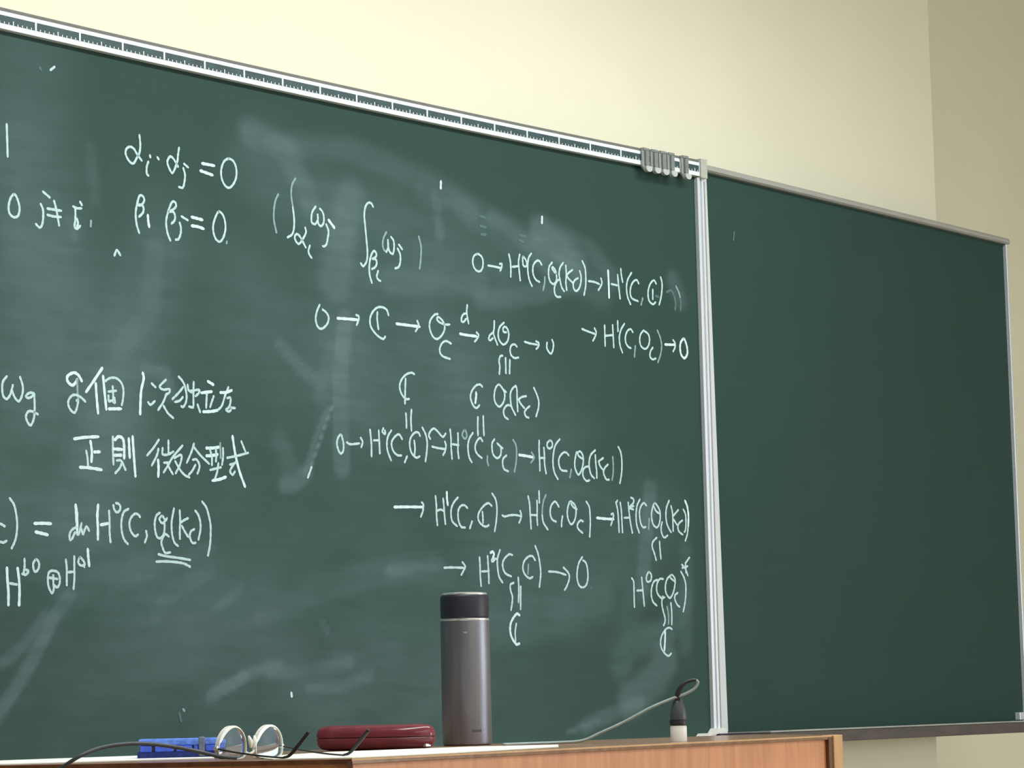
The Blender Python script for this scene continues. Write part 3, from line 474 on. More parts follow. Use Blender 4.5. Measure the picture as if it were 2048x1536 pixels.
YW = 3.52
bm = box_bm(-4.0, 6.281, YW, YW + 0.25, 1.6, 3.5)
b2 = box_bm(-4.0, 6.172, YW, YW + 0.25, 0.0, 1.6)
me_t = bpy.data.meshes.new('t')
b2.to_mesh(me_t)
b2.free()
bm.from_mesh(me_t)
struct(bm_obj('wall_back', bm, M['wall']))
struct(bm_obj('wall_recess', box_bm(6.0, 8.6, 3.84, 4.0, 0.0, 3.5), M['wall']))
struct(bm_obj('wall_left', box_bm(-4.2, -4.0, -5.2, 4.0, 0.0, 3.5), M['left_wall_dark']))
struct(bm_obj('wall_right', box_bm(8.6, 8.8, -5.2, 4.0, 0.0, 3.5), M['wall']))
struct(bm_obj('wall_rear', box_bm(-4.0, 8.6, -5.2, -5.0, 0.0, 3.5), M['wall']))
struct(bm_obj('floor', box_bm(-4.2, 8.8, -5.2, 4.0, -0.1, 0.0), M['floor']))
struct(bm_obj('ceiling', box_bm(-4.2, 8.8, -5.2, 4.0, 3.5, 3.6), M['ceiling']))

# ------------------------------------------------------------ main chalkboard
BS0, BS1 = -2.45, 1.862
BZ0, BZ1 = 1.112, 2.350
x_, y_ = bcurve(-0.3)
board = root('chalkboard', (x_, y_, BZ0), 'large green curved chalkboard covered in white chalk formulas, with a ruler along its top', 'chalkboard')

ss = np.concatenate([np.arange(BS0, -0.35, 0.1), np.arange(-0.35, BS1, 0.009), [BS1]])
zz = np.linspace(BZ0, BZ1, 139)
S, Z = np.meshgrid(ss, zz, indexing='ij')
dust = np.zeros_like(S)


def segdist(px, pz, a, b):
    dx, dz = b[0] - a[0], b[1] - a[1]
    L = dx * dx + dz * dz + 1e-12
    t = np.clip(((px - a[0]) * dx + (pz - a[1]) * dz) / L, 0, 1)
    return np.hypot(px - a[0] - t * dx, pz - a[1] - t * dz)


for w, amt, soft, pts in SMEARS:
    hw = w * 0.0005
    d = np.full_like(S, 9.0)
    for a, b in zip(pts[:-1], pts[1:]):
        d = np.minimum(d, segdist(S, Z, (a[0] / 1000, a[1] / 1000), (b[0] / 1000, b[1] / 1000)))
    e0, e1 = hw * (1 - soft * 0.9), hw * (1 + soft * 0.6)
    t = np.clip((e1 - d) / max(e1 - e0, 1e-4), 0, 1)
    dust = np.maximum(dust, dust * 0.65 + amt * t * t * (3 - 2 * t))
# thin overall film of dust, paler towards bottom and left, faint under the ruler
film = (0.05 + 0.10 * np.clip((2.0 - Z) / 0.8, 0, 1)) * np.clip((BZ1 - 0.03 - Z) / 0.30, 0.15, 1) * np.clip((1.86 - S) / 0.7, 0.25, 1.15)
dust = dust + film

ns, nz_ = len(ss), len(zz)
verts = []
for i in range(ns):
    x, y = bcurve(ss[i])
    for j in range(nz_):
        verts.append((x, y, zz[j]))
faces = [(i * nz_ + j, (i + 1) * nz_ + j, (i + 1) * nz_ + j + 1, i * nz_ + j + 1) for i in range(ns - 1) for j in range(nz_ - 1)]
surf = mk('writing_surface', verts, faces, M['board'], board, smooth=True)
at = surf.data.attributes.new('chalk_dust', 'FLOAT', 'POINT')
at.data.foreach_set('value', dust.reshape(-1).astype(np.float32) * 0.46)
bstrip('backing_panel', BS0, BS1, BZ0 - 0.004, BZ1 + 0.03, -0.022, -0.001, M['alu_dull'], board)

# ruler rail along the top
bstrip('ruler_rail', BS0, BS1 + 0.006, 2.3490, 2.3840, -0.001, 0.012, M['scale_white'], board)
bstrip('ruler_top_line', BS0, BS1 + 0.004, 2.3797, 2.3850, -0.001, 0.0128, M['scale_line'], board)
bstrip('ruler_scale', BS0, BS1 + 0.003, 2.3583, 2.3722, 0.002, 0.0126, M['scale_dark'], board)
vs, fs = [], []


def tick(s, z0, z1, w):
    b = len(vs)
    for ds, z in ((-w / 2, z0), (w / 2, z0), (w / 2, z1), (-w / 2, z1)):
        x, y = bcurve(s + ds, 0.0132)
        vs.append((x, y, z))
    fs.append((b, b + 1, b + 2, b + 3))


k = -244
while k * 0.01 < BS1:
    s = k * 0.01
    if k % 10 == 0:
        tick(s, 2.3578, 2.3728, 0.0042)
    elif k % 5 == 0:
        tick(s, 2.3578, 2.3650, 0.0022)
    else:
        tick(s, 2.3578, 2.3614, 0.0018)
    k += 1
mk('scale_marks', vs, fs, M['scale_white'], board)['kind'] = 'stuff'
bstrip('rail_end_cap', 1.868, 1.890, 2.3455, 2.3880, -0.012, 0.016, M['cap'], board, step=0.02)
bstrip('bottom_rail', BS0, BS1, 1.098, 1.112, -0.015, 0.014, M['white_plastic'], board)

# end profile of the board: two white ribs with a groove between them
for s0, s1, d in ((1.8625, 1.8710, 0.009), (1.8710, 1.877, 0.003), (1.877, 1.8835, 0.009)):
    bstrip('end_profile', s0, s1, 1.118, 2.346, -0.015, d, M['alu'], board, step=0.01)


# chalk writing: narrow ribbons lying on the writing surface
def ribbon(pts, w, off, V, F, MI, mi, jitter):
    P = catmull([Vector((p[0] / 1000, p[1] / 1000, 0)) for p in pts], 5)
    Q = [P[0]]
    for p in P[1:]:
        if (p - Q[-1]).length > 0.0012:
            Q.append(p)
    if len(Q) < 2:
        Q.append(Q[0] + Vector((0.001, -0.002, 0)))
    h = w / 2
    base = len(V)
    rows = []
    n = len(Q)
    for i, p in enumerate(Q):
        T = (Q[min(i + 1, n - 1)] - Q[max(i - 1, 0)]).normalized()
        N = Vector((-T.y, T.x, 0))
        k = h * (1 + jitter * math.sin(i * 1.7 + base) + random.uniform(-jitter, jitter) * 0.6)
        if i == 0:
            rows.append((p - T * h * 0.9, N * k * 0.45))
        rows.append((p, N * k))
        if i == n - 1:
            rows.append((p + T * h * 0.9, N * k * 0.45))
    for p, nn in rows:
        for q in (p + nn, p - nn):
            x, y = bcurve(q.x, off)
            V.append((x, y, q.y))
    for i in range(len(rows) - 1):
        a = base + i * 2
        F.append((a, a + 1, a + 3, a + 2))
        MI.append(mi)


KIND = {'t': (0, 0.0056), 'n': (1, 0.0046), 'm': (2, 0.0045), 'f': (3, 0.0054)}
cm = [M['chalk_t'], M['chalk_n'], M['chalk_m'], M['chalk_f']]
cnt = 0
for label, data in WRITING:
    line = bpy.data.objects.new('chalk_writing', None)
    C.objects.link(line)
    line.parent = board
    line['label'] = label
    strokes = [(st.split()[0], [tuple(map(float, q.split(','))) for q in st.split()[1:]]) for st in data.split(';')]
    # strokes that touch form one character
    fine = []
    for kk, pts in strokes:
        P = catmull([Vector((p[0], p[1], 0)) for p in pts], 4)
        arr = []
        for u, v in zip(P[:-1], P[1:]):
            m_ = max(1, int((v - u).length / 3))
            arr += [u.lerp(v, q / m_) for q in range(m_ + 1)]
        fine.append(np.array([(p.x, p.y) for p in arr]))
    par = list(range(len(strokes)))

    def find(i):
        while par[i] != i:
            i = par[i]
        return i
    for i in range(len(strokes)):
        for j in range(i):
            dd = fine[i][:, None, :] - fine[j][None, :, :]
            if (dd ** 2).sum(-1).min() < 9.0 ** 2:
                par[find(i)] = find(j)
    groups = {}
    for i in range(len(strokes)):
        groups.setdefault(find(i), []).append(i)
    for gi, idx in groups.items():
        V, F, MI = [], [], []
        for i in idx:
            mi, w = KIND[strokes[i][0]]
            ribbon(strokes[i][1], w, 0.0003 + 0.00002 * (cnt % 20), V, F, MI, mi, 0.10)
            cnt += 1
        o = mk('chalk_character', V, F, None, None, mats=cm, midx=MI)
        o.parent = line
        o.matrix_parent_inverse = Matrix.Translation(-board.location)

# ------------------------------------------------------------ hooks on the ruler rail
HL = ['grey plastic rail hook on the ruler, leftmost of the five',
      'grey plastic rail hook on the ruler, second from the left',
      'grey plastic rail hook on the ruler, middle one of the five',
      'grey plastic rail hook on the ruler, last of the close-set four',
      'grey plastic rail hook on the ruler, set apart nearest the corner']
for i, (sc, zt_) in enumerate(((1.678, 2.3850), (1.7072, 2.3852), (1.7352, 2.3854), (1.7638, 2.3856), (1.8115, 2.3852))):
    x, y = bcurve(sc, 0.02)
    h = root('rail_hook', (x, y, 2.335), HL[i], 'hook', 'grey hooks on the ruler rail')
    w = 0.0125
    # rounded plate
    def plate(name, hw, z0, z1, d0, d1, m, roundness=True):
        out = []
        nseg = 10
        r = hw
        pts = []
        if roundness:
            for q in range(nseg + 1):
                a = math.pi + math.pi * q / nseg
                pts.append((math.cos(a) * r, z0 + r * 0.75 + math.sin(a) * r * 0.75))
        else:
            pts += [(-hw, z0), (hw, z0)]
        pts += [(hw, z1), (-hw, z1)]
        n = len(pts)
        vv = []
        for d in (d0, d1):
            for a, z in pts:
                xx, yy = bcurve(sc + a, d)
                vv.append((xx, yy, z))
        ff = [tuple(range(n - 1, -1, -1)), tuple(range(n, 2 * n))]
        for q in range(n):
            ff.append((q, (q + 1) % n, n + (q + 1) % n, n + q))
        o = mk(name, vv, ff, m, h)
        b = bmesh.new()
        b.from_mesh(o.data)
        bmesh.ops.recalc_face_normals(b, faces=b.faces)
        b.to_mesh(o.data)
        b.free()
        return o
    plate('hook_plate', w * 0.94, 2.3370, zt_, 0.0135, 0.0175, M['clip'])
    plate('rib', w * 0.42, 2.3460, zt_ - 0.006, 0.0175, 0.0225, M['clip_dark'])
    plate('hook_lip', w * 0.80, 2.3325, 2.3450, 0.0175, 0.027, M['clip_lip'])
    plate('top_grip', w * 0.80, zt_ - 0.004, zt_ + 0.0012, 0.0, 0.0195, M['clip_dark'], False)

# ------------------------------------------------------------ side chalkboard
YR = 3.4008
side = root('side_chalkboard', (5.73, YR, 1.124), 'plain flat green chalkboard on the right, almost clean, in a grey and white frame', 'chalkboard')
nx, nzz = 60, 50
verts, faces = [], []
for i in range(nx + 1):
    for j in range(nzz + 1):
        verts.append((5.02 + (6.416 - 5.02) * i / nx, YR, 1.124 + (2.367 - 1.124) * j / nzz))
faces = [(i * (nzz + 1) + j, (i + 1) * (nzz + 1) + j, (i + 1) * (nzz + 1) + j + 1, i * (nzz + 1) + j + 1) for i in range(nx) for j in range(nzz)]
ob = mk('writing_surface', verts, faces, M['board_side'], side)
a2 = ob.data.attributes.new('chalk_dust', 'FLOAT', 'POINT')
a2.data.foreach_set('value', [0.012] * len(verts))
bm_obj('backing_panel', box_bm(5.02, 6.416, YR + 0.001, YR + 0.02, 1.118, 2.372), M['alu_dull'], side)
# top rail with a rounded front
prof = [(0.001, 2.3665), (-0.010, 2.3665), (-0.014, 2.3700), (-0.014, 2.3760), (-0.009, 2.3825), (0.001, 2.3840)]
vv, ff = [], []
for x in (5.004, 6.430):
    for dy, z in prof:
        vv.append((x, YR + dy, z))
n = len(prof)
ff = [tuple(range(n)), tuple(range(2 * n - 1, n - 1, -1))] + [(q, n + q, n + (q + 1) % n, (q + 1) % n) for q in range(n)]
mk('top_rail', vv, ff, M['alu_dull'], side)
bm_obj('end_rail', box_bm(6.4155, 6.4235, YR - 0.010, YR + 0.02, 1.125, 2.3665, 0.0012), M['alu'], side)
bm_obj('end_rail_outer', box_bm(6.4235, 6.4300, YR - 0.004, YR + 0.02, 1.125, 2.3665, 0.0012), M['alu_dull'], side)
# left rail: tapers, its upper end hides behind the main board's profile
vv = []
for z, xl, xr in ((1.126, 5.003, 5.034), (2.350, 4.999, 5.0165)):
    for yy in (YR - 0.014, YR + 0.015):
        vv += [(xl, yy, z), (xr, yy, z)]
mk('left_rail', vv, [(0, 1, 5, 4), (2, 6, 7, 3), (0, 4, 6, 2), (1, 3, 7, 5), (4, 5, 7, 6), (0, 2, 3, 1)], M['alu'], side)
bm_obj('left_rail_rib', box_bm(5.0045, 5.0075, YR - 0.0155, YR - 0.013, 1.13, 2.340), M['alu_dull'], side)
bm_obj('corner_bracket', box_bm(6.372, 6.4155, YR - 0.014, YR + 0.001, 1.1255, 1.145, 0.0015), M['alu'], side)
V, F, MI = [], [], []
o = mk('chalk_mark', [(5.134, YR - 0.001, 2.224), (5.139, YR - 0.001, 2.225), (5.144, YR - 0.001, 2.247), (5.139, YR - 0.001, 2.247)], [(0, 1, 2, 3)], M['chalk_f'], side)
# chalk tray
tr = prism_bm([(5.115, 3.33), (6.70, 3.33), (6.70, YR + 0.02), (5.115, YR + 0.02)], 1.0953, 1.1215, 0.0015)
bm_obj('chalk_tray', tr, M['tray'], side)
bm_obj('tray_edge_highlight', box_bm(5.115, 6.70, 3.3285, 3.3345, 1.1215, 1.1250, 0.0006), M['tray_edge'], side)  # thin pale strip painted in for light catching the tray edge
for px in (4.955, 5.000):
    pass
# white feet at the bottom of the two rails
for x0, x1, z0, z1, yy in ((4.925, 4.960, 1.108, 1.124, 3.365), (4.968, 5.004, 1.116, 1.134, 3.372), (4.905, 4.930, 1.098, 1.114, 3.36)):
    vv = [(x0 - 0.012, yy, z0), (x1 + 0.012, yy, z0), (x1, yy, z1), (x0 + 0.006, yy, z1)]
    vv += [(a, 3.40, c) for a, b, c in vv]
    mk('rail_foot', vv, [(0, 1, 2, 3), (7, 6, 5, 4), (0, 4, 5, 1), (1, 5, 6, 2), (2, 6, 7, 3), (3, 7, 4, 0)], M['white_plastic'], side)
bm_obj('tray_end', box_bm(4.93, 5.115, 3.345, YR + 0.02, 1.0950, 1.1060), M['tray'], side)

t = tube('marker_pen', [(4.945, 3.352, 1.1145), (5.03, 3.350, 1.1143), (5.098, 3.348, 1.1140)], lambda t: 0.0085 if t < 0.8 else 0.0065, M['navy_black'])
pr = root('board_marker', (5.02, 3.35, 1.1055), 'short black marker lying at the foot of the boards beside the tray', 'marker')
t.name = 'barrel'
t.parent = pr
t.matrix_parent_inverse = Matrix.Translation(-pr.location)
tube('tip', [(5.098, 3.348, 1.1140), (5.106, 3.3478, 1.1140)], 0.0035, M['white_plastic'], pr)

# ------------------------------------------------------------ lectern
ZT = 1.132
A = (2.678, 2.387)
B = (4.052, 2.497)
Cc = (4.255, 2.800)
Dd = (2.315, 3.135)
lect = root('lectern', (3.3, 2.75, 0.0), 'orange-brown wooden lectern desk in front of the chalkboard', 'lectern')


def inset(poly, d):
    cx = sum(p[0] for p in poly) / len(poly)
    cy = sum(p[1] for p in poly) / len(poly)
    out = []
    for x, y in poly:
        v = Vector((cx - x, cy - y))
        v.normalize()
        out.append((x + v.x * d, y + v.y * d))
    return out


bm_obj('desk_top', prism_bm([A, B, Cc, Dd], ZT - 0.007, ZT, 0.001), M['wood_top'], lect)
# dark edging on the left side, pale edging along the front


def wallpiece(name, p, q, z0, z1, t, m, push=0.0):
    p, q = Vector(p), Vector(q)
    d = (q - p).normalized()
    nrm = Vector((d.y, -d.x))
    a = p + nrm * push
    b = q + nrm * push
    c = b - nrm * t
    e = a - nrm * t
    return bm_obj(name, prism_bm([tuple(a), tuple(b), tuple(c), tuple(e)], z0, z1), m, lect)


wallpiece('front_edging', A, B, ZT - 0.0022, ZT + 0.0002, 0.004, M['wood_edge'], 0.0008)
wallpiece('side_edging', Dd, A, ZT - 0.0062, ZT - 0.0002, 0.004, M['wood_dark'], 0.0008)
wallpiece('front_panel', (A[0] + 0.01, A[1] + 0.006), (B[0] - 0.04, B[1] + 0.002), 0.0, ZT - 0.007, 0.018, M['wood'], -0.001)
wallpiece('side_panel', (Dd[0] + 0.02, Dd[1] - 0.03), (A[0] + 0.001, A[1] + 0.008), 0.0, ZT - 0.007, 0.018, M['wood'], -0.003)
wallpiece('back_panel', (Cc[0] - 0.03, Cc[1] - 0.01), (Dd[0] + 0.03, Dd[1] - 0.02), 0.0, ZT - 0.007, 0.018, M['wood'], -0.003)
wallpiece('side_panel', (B[0] - 0.005, B[1] + 0.03), (Cc[0] - 0.01, Cc[1] - 0.02), 0.0, ZT - 0.007, 0.018, M['wood'], -0.003)
bm_obj('corner_post', prism_bm([(4.0215, 2.4905), (4.053, 2.4930), (4.062, 2.5150), (4.028, 2.5190)], 0.0, ZT + 0.0005, 0.001), M['wood_edge'], lect)
bm_obj('post_gap', prism_bm([(4.008, 2.4925), (4.0225, 2.4932), (4.024, 2.515), (4.010, 2.515)], 0.0, ZT - 0.003), M['wood_dark'], lect)
bm_obj('corner_seam', prism_bm([(2.6735, 2.3905), (2.6785, 2.3862), (2.6850, 2.3905), (2.68, 2.396)], 0.0, ZT - 0.003), M['wood_dark'], lect)

# ------------------------------------------------------------ papers on the lectern
pA = [(2.365, 3.025), (2.470, 2.826), (2.60, 2.760), (2.728, 2.684), (2.838, 2.790), (2.915, 2.985), (2.60, 3.050)]
tag(bm_obj('paper_sheet', prism_bm(pA, ZT + 0.0004, ZT + 0.0020), M['paper']), 'flat white paper at the left end of the lectern, under the blue eraser', 'paper')
pB = [(2.645, 2.494), (2.692, 2.398), (2.905, 2.414), (3.255, 2.492), (3.395, 2.600), (3.300, 2.700), (3.02, 2.735), (2.76, 2.640)]
tag(bm_obj('paper_sheet', prism_bm(pB, ZT + 0.0004, ZT + 0.0018), M['paper_cream']), 'long cream-white paper along the front edge of the lectern by the bottle', 'paper')
pC = [(2.945, 2.640), (3.17, 2.690), (3.33, 2.77), (3.29, 2.93), (3.10, 2.930)]
ZP = ZT + 0.0018

# ------------------------------------------------------------ blue chalkboard eraser
er = root('chalkboard_eraser', (2.77, 2.79, ZT + 0.0018), 'blue chalkboard eraser with a grey strap on the left of the lectern', 'eraser')
e0 = Vector((2.705, 2.810))
e1 = Vector((2.786, 2.728))
ed = (e1 - e0).normalized()
en = Vector((-ed.y, ed.x))
LE = (e1 - e0).length
ZE = ZT + 0.0020


def eb(name, a0, a1, n0, n1, z0, z1, m, bevel=0.001):
    p = [e0 + ed * a0 + en * n0, e0 + ed * a1 + en * n0, e0 + ed * a1 + en * n1, e0 + ed * a0 + en * n1]
    return bm_obj(name, prism_bm([tuple(v) for v in p], z0, z1, bevel), m, er)


eb('felt_base', 0.0, LE, 0.0, 0.055, ZE, ZE + 0.0085, M['navy'])
for a0, a1 in ((0.004, 0.020), (0.0245, 0.0505), (0.054, 0.076), (0.0785, 0.084), (0.0945, 0.112)):
    eb('blue_block', a0, a1, -0.001, 0.054, ZE + 0.0085, ZE + 0.0165, M['blue'], 0.0012)
eb('dark_core', 0.006, LE - 0.006, 0.002, 0.052, ZE + 0.0085, ZE + 0.016, M['dark'])
eb('blue_cover', 0.001, LE - 0.001, 0.0, 0.055, ZE + 0.0165, ZE + 0.0262, M['blue_light'], 0.003)
eb('strap', 0.085, 0.094, -0.0025, 0.0575, ZE + 0.001, ZE + 0.0278, M['strap'], 0.002)

# ------------------------------------------------------------ spectacles, lying upside down
gl = root('spectacles', (2.69, 2.51, ZP), 'cream-rimmed spectacles lying upside down with thin black temples on the lectern', 'spectacles')
GX0, GY, GW, GGAP, GH = 2.6160, 2.5680, 0.0525, 0.0180, 0.0440


def lens_outline(cx, n=40):
    out = []
    for i in range(n):
        a = 2 * math.pi * i / n
        ca, sa = math.cos(a), math.sin(a)
        e = 1.95 if sa > 0 else 4.5
        r = (abs(ca) ** e + abs(sa) ** e) ** (-1 / e)
        out.append((cx + ca * r * GW / 2 + max(0.0, sa) * 0.002, (GH * 0.36 + sa * r * (GH * 0.64 if sa > 0 else GH * 0.36))))
    return out


for side_i in (0, 1):
    cx = GX0 + GW / 2 + side_i * (GW + GGAP)
    out = lens_outline(cx)
    n = len(out)
    cz = GH / 2
    vv, ff = [], []
    for (x, z) in out:
        dx, dz = x - cx, z - cz
        ang = math.atan2(dz, dx)
        th = 0.0009 + 0.0042 * max(0.0, math.cos((ang - math.radians(140)) * 0.9)) ** 1.5 if z > 0.006 else 0.0005
        kk = 1 - th / max(0.001, math.hypot(dx, dz))
        xi, zi = cx + dx * kk, cz + dz * kk
        for xx, yy, zz2 in ((x, GY - 0.0035, z), (x, GY + 0.0035, z), (xi, GY + 0.0035, zi), (xi, GY - 0.0035, zi)):
            vv.append((xx, yy, ZP + zz2))
    for i in range(n):
        a, b = i * 4, ((i + 1) % n) * 4
        for q in range(4):
            ff.append((a + q, a + (q + 1) % 4, b + (q + 1) % 4, b + q))
    rim = mk('rim', vv, ff, M['frame_cream'], gl, smooth=False)
    # concave (minus) lens: thin in the middle, thick at the edge
    NR = 8
    vv = []
    for sgn in (-1, 1):
        for q in range(NR + 1):
            f_ = 0.95 * q / NR
            for (x, z) in out:
                dx, dz = (x - cx) * f_, (z - cz) * f_
                rr = dx * dx + dz * dz
                yy = GY - 0.0005 if sgn < 0 else GY + 0.0005 + rr / (2 * 0.075)
                vv.append((cx + dx, yy, ZP + cz + dz))
    ff = []
    half = (NR + 1) * n
    for sgn in (0, 1):
        o_ = sgn * half
        for q in range(NR):
            for i in range(n):
                a_, b_ = o_ + q * n + i, o_ + q * n + (i + 1) % n
                quad = (a_, b_, b_ + n, a_ + n)
                ff.append(quad if sgn else quad[::-1])
    for i in range(n):
        a_, b_ = NR * n + i, NR * n + (i + 1) % n
        ff.append((a_, b_, b_ + half, a_ + half))
    lo = mk('lens', vv, ff, M['lens'], gl, smooth=True)
    bmm = bmesh.new()
    bmm.from_mesh(lo.data)
    bmesh.ops.remove_doubles(bmm, verts=bmm.verts, dist=1e-6)
    bmesh.ops.recalc_face_normals(bmm, faces=bmm.faces)
    bmm.to_mesh(lo.data)
    bmm.free()
    lo.data.set_sharp_from_angle(angle=math.radians(30))
    # nose pad
    sx = 1 if side_i == 0 else -1
    px = cx + sx * (GW / 2 + 0.0035)
    tube('nose_pad', [(px, GY - 0.004, ZP + 0.030), (px + sx * 0.0015, GY - 0.006, ZP + 0.022), (px + sx * 0.003, GY - 0.005, ZP + 0.014)], lambda t: 0.0012 + 0.0018 * math.sin(math.pi * min(1, max(0, t))), M['frame_cream'], gl, seg=8)
    # temple with its ear hook
    hx = GX0 - 0.001 if side_i == 0 else GX0 + 2 * GW + GGAP + 0.001
    ix = 0.010 if side_i == 0 else 0.001
    mk_pts = [(hx, GY, ZP + 0.0145), (hx + ix * 0.3, GY - 0.03, ZP + 0.0095), (hx + ix * 0.7, GY - 0.078, ZP + 0.004), (hx + ix, GY - 0.112, ZP + 0.0015)]
    tube('temple', mk_pts, 0.0012, M['dark'], gl, seg=8)
    tube('ear_tip', [(hx + ix, GY - 0.110, ZP + 0.0018), (hx + ix, GY - 0.122, ZP + 0.005), (hx + ix, GY - 0.139, ZP + 0.019), (hx + ix, GY - 0.156, ZP + 0.0345)], lambda t: 0.0014 + 0.0011 * min(1, t * 2), M['dark'], gl, seg=8)
    tube('hinge', [(hx, GY - 0.003, ZP + 0.0145), (hx, GY + 0.003, ZP + 0.0145)], 0.0028, M['steel_ring'], gl, seg=10)
xm = GX0 + GW
tube('bridge', [(xm - 0.001, GY, ZP + 0.010), (xm + GGAP / 2, GY, ZP + 0.006), (xm + GGAP + 0.001, GY, ZP + 0.010)], 0.0018, M['frame_cream'], gl, seg=8)

# ------------------------------------------------------------ spectacle case
cs_c = Vector((3.212, 2.812))
cd = Vector((0.45, -0.893))
cnn = Vector((-cd.y, cd.x))
case = root('spectacle_case', (cs_c.x, cs_c.y, ZT), 'glossy maroon clamshell spectacle case between the spectacles and the bottle', 'case')
CL, CD, CH = 0.186, 0.058, 0.0385


def shell(name, z0, z1, flip, m):
    rings = []
    N = 56
    levels = 9
    hh = z1 - z0
    for l in range(levels + 1):
        t = l / levels
        # t = 0 at the seam, 1 at the outer face
        k = (1 - t ** 2.6) ** (1 / 2.6) if t < 1 else 0.0
        z = (z0 + hh * t) if not flip else (z1 - hh * t)
        inset_ = 0.017 * (1 - k)
        ring = []
        for i in range(N):
            a = 2 * math.pi * i / N
            ca, sa = math.cos(a), math.sin(a)
            e = 3.2
            r = (abs(ca) ** e + abs(sa) ** e) ** (-1 / e)
            u = ca * r * (CL / 2 - inset_ * 1.15)
            v = sa * r * (CD / 2 - inset_)
            p = cs_c + cd * u + cnn * v
            ring.append((p.x, p.y, z))
        rings.append(ring)
    vv = [p for r in rings for p in r]
    ff = []
    for l in range(levels):
        for i in range(N):
            q = (l * N + i, l * N + (i + 1) % N, (l + 1) * N + (i + 1) % N, (l + 1) * N + i)
            ff.append(q if not flip else q[::-1])
    ff.append(tuple(range(levels * N, levels * N + N)) if not flip else tuple(range(levels * N + N - 1, levels * N - 1, -1)))
    ff.append(tuple(range(N - 1, -1, -1)) if not flip else tuple(range(N)))
    return mk(name, vv, ff, m, case, smooth=True)


shell('lid', ZT + 0.0195, ZT + CH, False, M['maroon'])
shell('base', ZT + 0.0002, ZT + 0.0183, True, M['maroon'])
ring = []
vv, ff = [], []
N = 56
for z in (ZT + 0.0183, ZT + 0.0195):
    for i in range(N):
        a = 2 * math.pi * i / N
        e = 3.2
        r = (abs(math.cos(a)) ** e + abs(math.sin(a)) ** e) ** (-1 / e)
        p = cs_c + cd * (math.cos(a) * r * (CL / 2 - 0.0018)) + cnn * (math.sin(a) * r * (CD / 2 - 0.0018))
        vv.append((p.x, p.y, z))
ff = [(i, (i + 1) % N, N + (i + 1) % N, N + i) for i in range(N)]
mk('seam', vv, ff, M['maroon_dark'], case)
pp = cs_c + cd * (CL / 2 - 0.012) - cnn * 0.012
bm_obj('clasp', box_bm(pp.x - 0.006, pp.x + 0.006, pp.y - 0.006, pp.y + 0.002, ZT + 0.0035, ZT + 0.0085, 0.001), M['steel_ring'], case)

# ------------------------------------------------------------ bottle
bx, by = 3.492, 2.860
bt = root('vacuum_bottle', (bx, by, ZT), 'tall brushed grey steel bottle with a charcoal screw lid standing on the lectern', 'bottle')
lathe('body', [(0.0370, ZT + 0.0002), (0.0396, ZT + 0.0022), (0.0404, ZT + 0.006), (0.0404, ZT + 0.195), (0.0401, ZT + 0.2018)], bx, by, M['bottle'], bt, 64)
lathe('neck_ring', [(0.0401, ZT + 0.2018), (0.0404, ZT + 0.2025), (0.0400, ZT + 0.2052), (0.037, ZT + 0.2062)], bx, by, M['steel_ring'], bt, 64)
lathe('lid', [(0.0385, ZT + 0.2064), (0.0398, ZT + 0.2080), (0.0398, ZT + 0.2400), (0.0394, ZT + 0.2420), (0.0384, ZT + 0.2435), (0.036, ZT + 0.2440)], bx, by, M['bottle_lid'], bt, 64)
lathe('lid_insert', [(0.0372, ZT + 0.2440), (0.0370, ZT + 0.2462), (0.0355, ZT + 0.2474), (0.031, ZT + 0.2478)], bx, by, M['steel_ring'], bt, 64)


def patch(name, ang0, ang1, z0, z1, r, m, parent, nn=8):
    vv = []
    for i in range(nn + 1):
        a = ang0 + (ang1 - ang0) * i / nn
        for z in (z0, z1):
            vv.append((bx + math.cos(a) * r, by + math.sin(a) * r, z))
    return mk(name, vv, [(2 * i, 2 * i + 2, 2 * i + 3, 2 * i + 1) for i in range(nn)], m, parent)


a_cam = math.atan2(-by, -bx)
patch('print_mark', a_cam + 0.20, a_cam + 0.62, ZT + 0.0215, ZT + 0.0255, 0.04055, M['bottle_dark'], bt)
patch('pale_dot', a_cam - 0.08, a_cam + 0.08, ZT + 0.1805, ZT + 0.1835, 0.04060, M['steel_ring'], bt, 4)

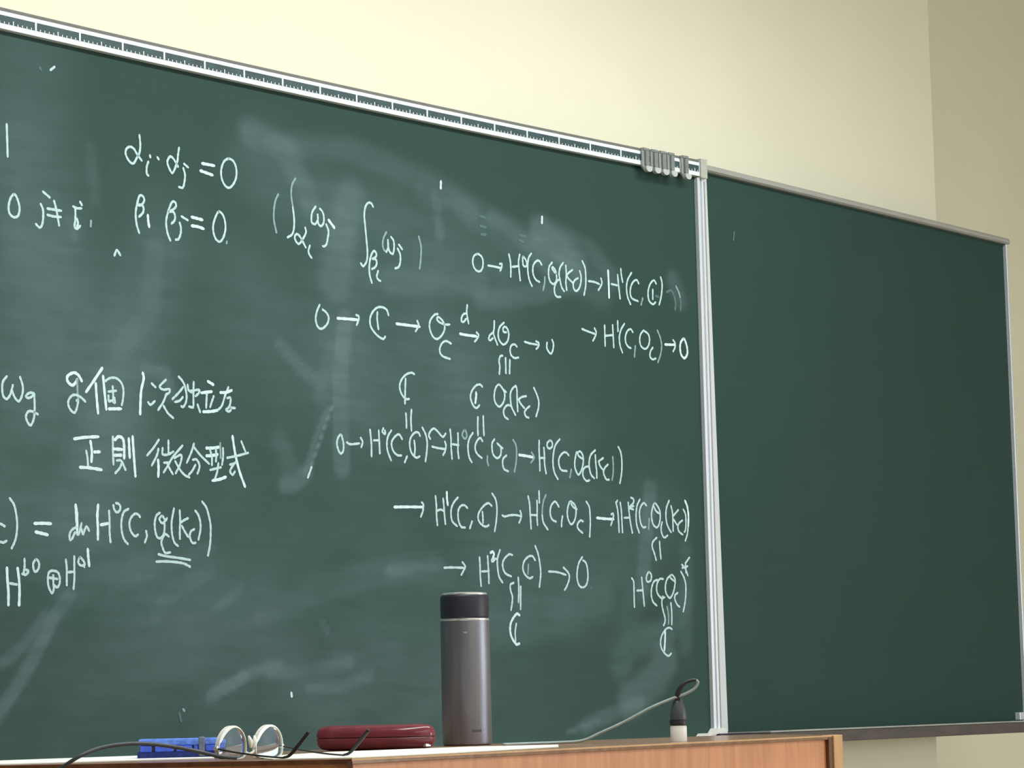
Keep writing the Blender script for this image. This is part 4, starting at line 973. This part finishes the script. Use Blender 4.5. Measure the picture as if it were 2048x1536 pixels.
# ------------------------------------------------------------ plug with a looping cable
px_, py_ = 3.624, 2.533
pl = root('cable_plug', (px_, py_, ZT), 'black tapered cable plug standing in a small white socket on the lectern', 'plug')
lathe('socket', [(0.0128, ZT + 0.0002), (0.0132, ZT + 0.002), (0.0132, ZT + 0.0235), (0.0126, ZT + 0.0252)], px_, py_, M['white_plastic'], pl, 32)
lathe('plug_collar', [(0.0128, ZT + 0.0252), (0.0138, ZT + 0.0265), (0.0138, ZT + 0.0330), (0.0132, ZT + 0.0345)], px_, py_, M['dark'], pl, 32)
lathe('plug_body', [(0.0132, ZT + 0.0345), (0.0134, ZT + 0.040), (0.0120, ZT + 0.050), (0.0090, ZT + 0.060), (0.0065, ZT + 0.067), (0.0045, ZT + 0.0695)], px_ - 0.001, py_ - 0.001, M['cable'], pl, 32)
tube('strain_relief', [(3.6205, 2.530, 1.1985), (3.6165, 2.5270, 1.2080), (3.6185, 2.5220, 1.2185), (3.6225, 2.5160, 1.2250), (3.6285, 2.5072, 1.2285), (3.6325, 2.5020, 1.2285)], lambda t: 0.0046 - 0.0022 * t, M['dark'], pl)
cb2 = [(3.6325, 2.5020, 1.2285), (3.6349, 2.5003, 1.2240), (3.6320, 2.5053, 1.2152), (3.6233, 2.5180, 1.2069), (3.6092, 2.5375, 1.1987), (3.5904, 2.5636, 1.1860), (3.5674, 2.5967, 1.1656), (3.5441, 2.6295, 1.1483), (3.5278, 2.6525, 1.1370), (3.505, 2.683, 1.1348), (3.46, 2.705, 1.1346), (3.40, 2.712, 1.1346)]
tube('plug_cable', cb2, 0.0023, M['cable_grey'], pl)

# ------------------------------------------------------------ black cable over the left end
cb = [(2.395, 2.700, 1.085), (2.400, 2.665, 1.108), (2.4108, 2.6469, 1.1274), (2.4261, 2.6244, 1.1445), (2.455, 2.6184, 1.1538), (2.4886, 2.6076, 1.1579), (2.5227, 2.5970, 1.1570), (2.5574, 2.5864, 1.1521), (2.5925, 2.5758, 1.1446), (2.6166, 2.5632, 1.1380), (2.640, 2.556, 1.1355)]
ca_ = root('cable', (2.52, 2.60, 1.134), 'thick black cable arching over the left edge of the lectern in front of the eraser', 'cable')
tube('cable_run', cb[::-1], 0.0026, M['cable'], ca_)
tube('cable_tail', [(2.395, 2.700, 1.085), (2.375, 2.72, 1.0), (2.36, 2.73, 0.7), (2.36, 2.74, 0.2), (2.34, 2.70, 0.003), (2.2, 2.5, 0.003)], 0.0026, M['cable'], ca_)
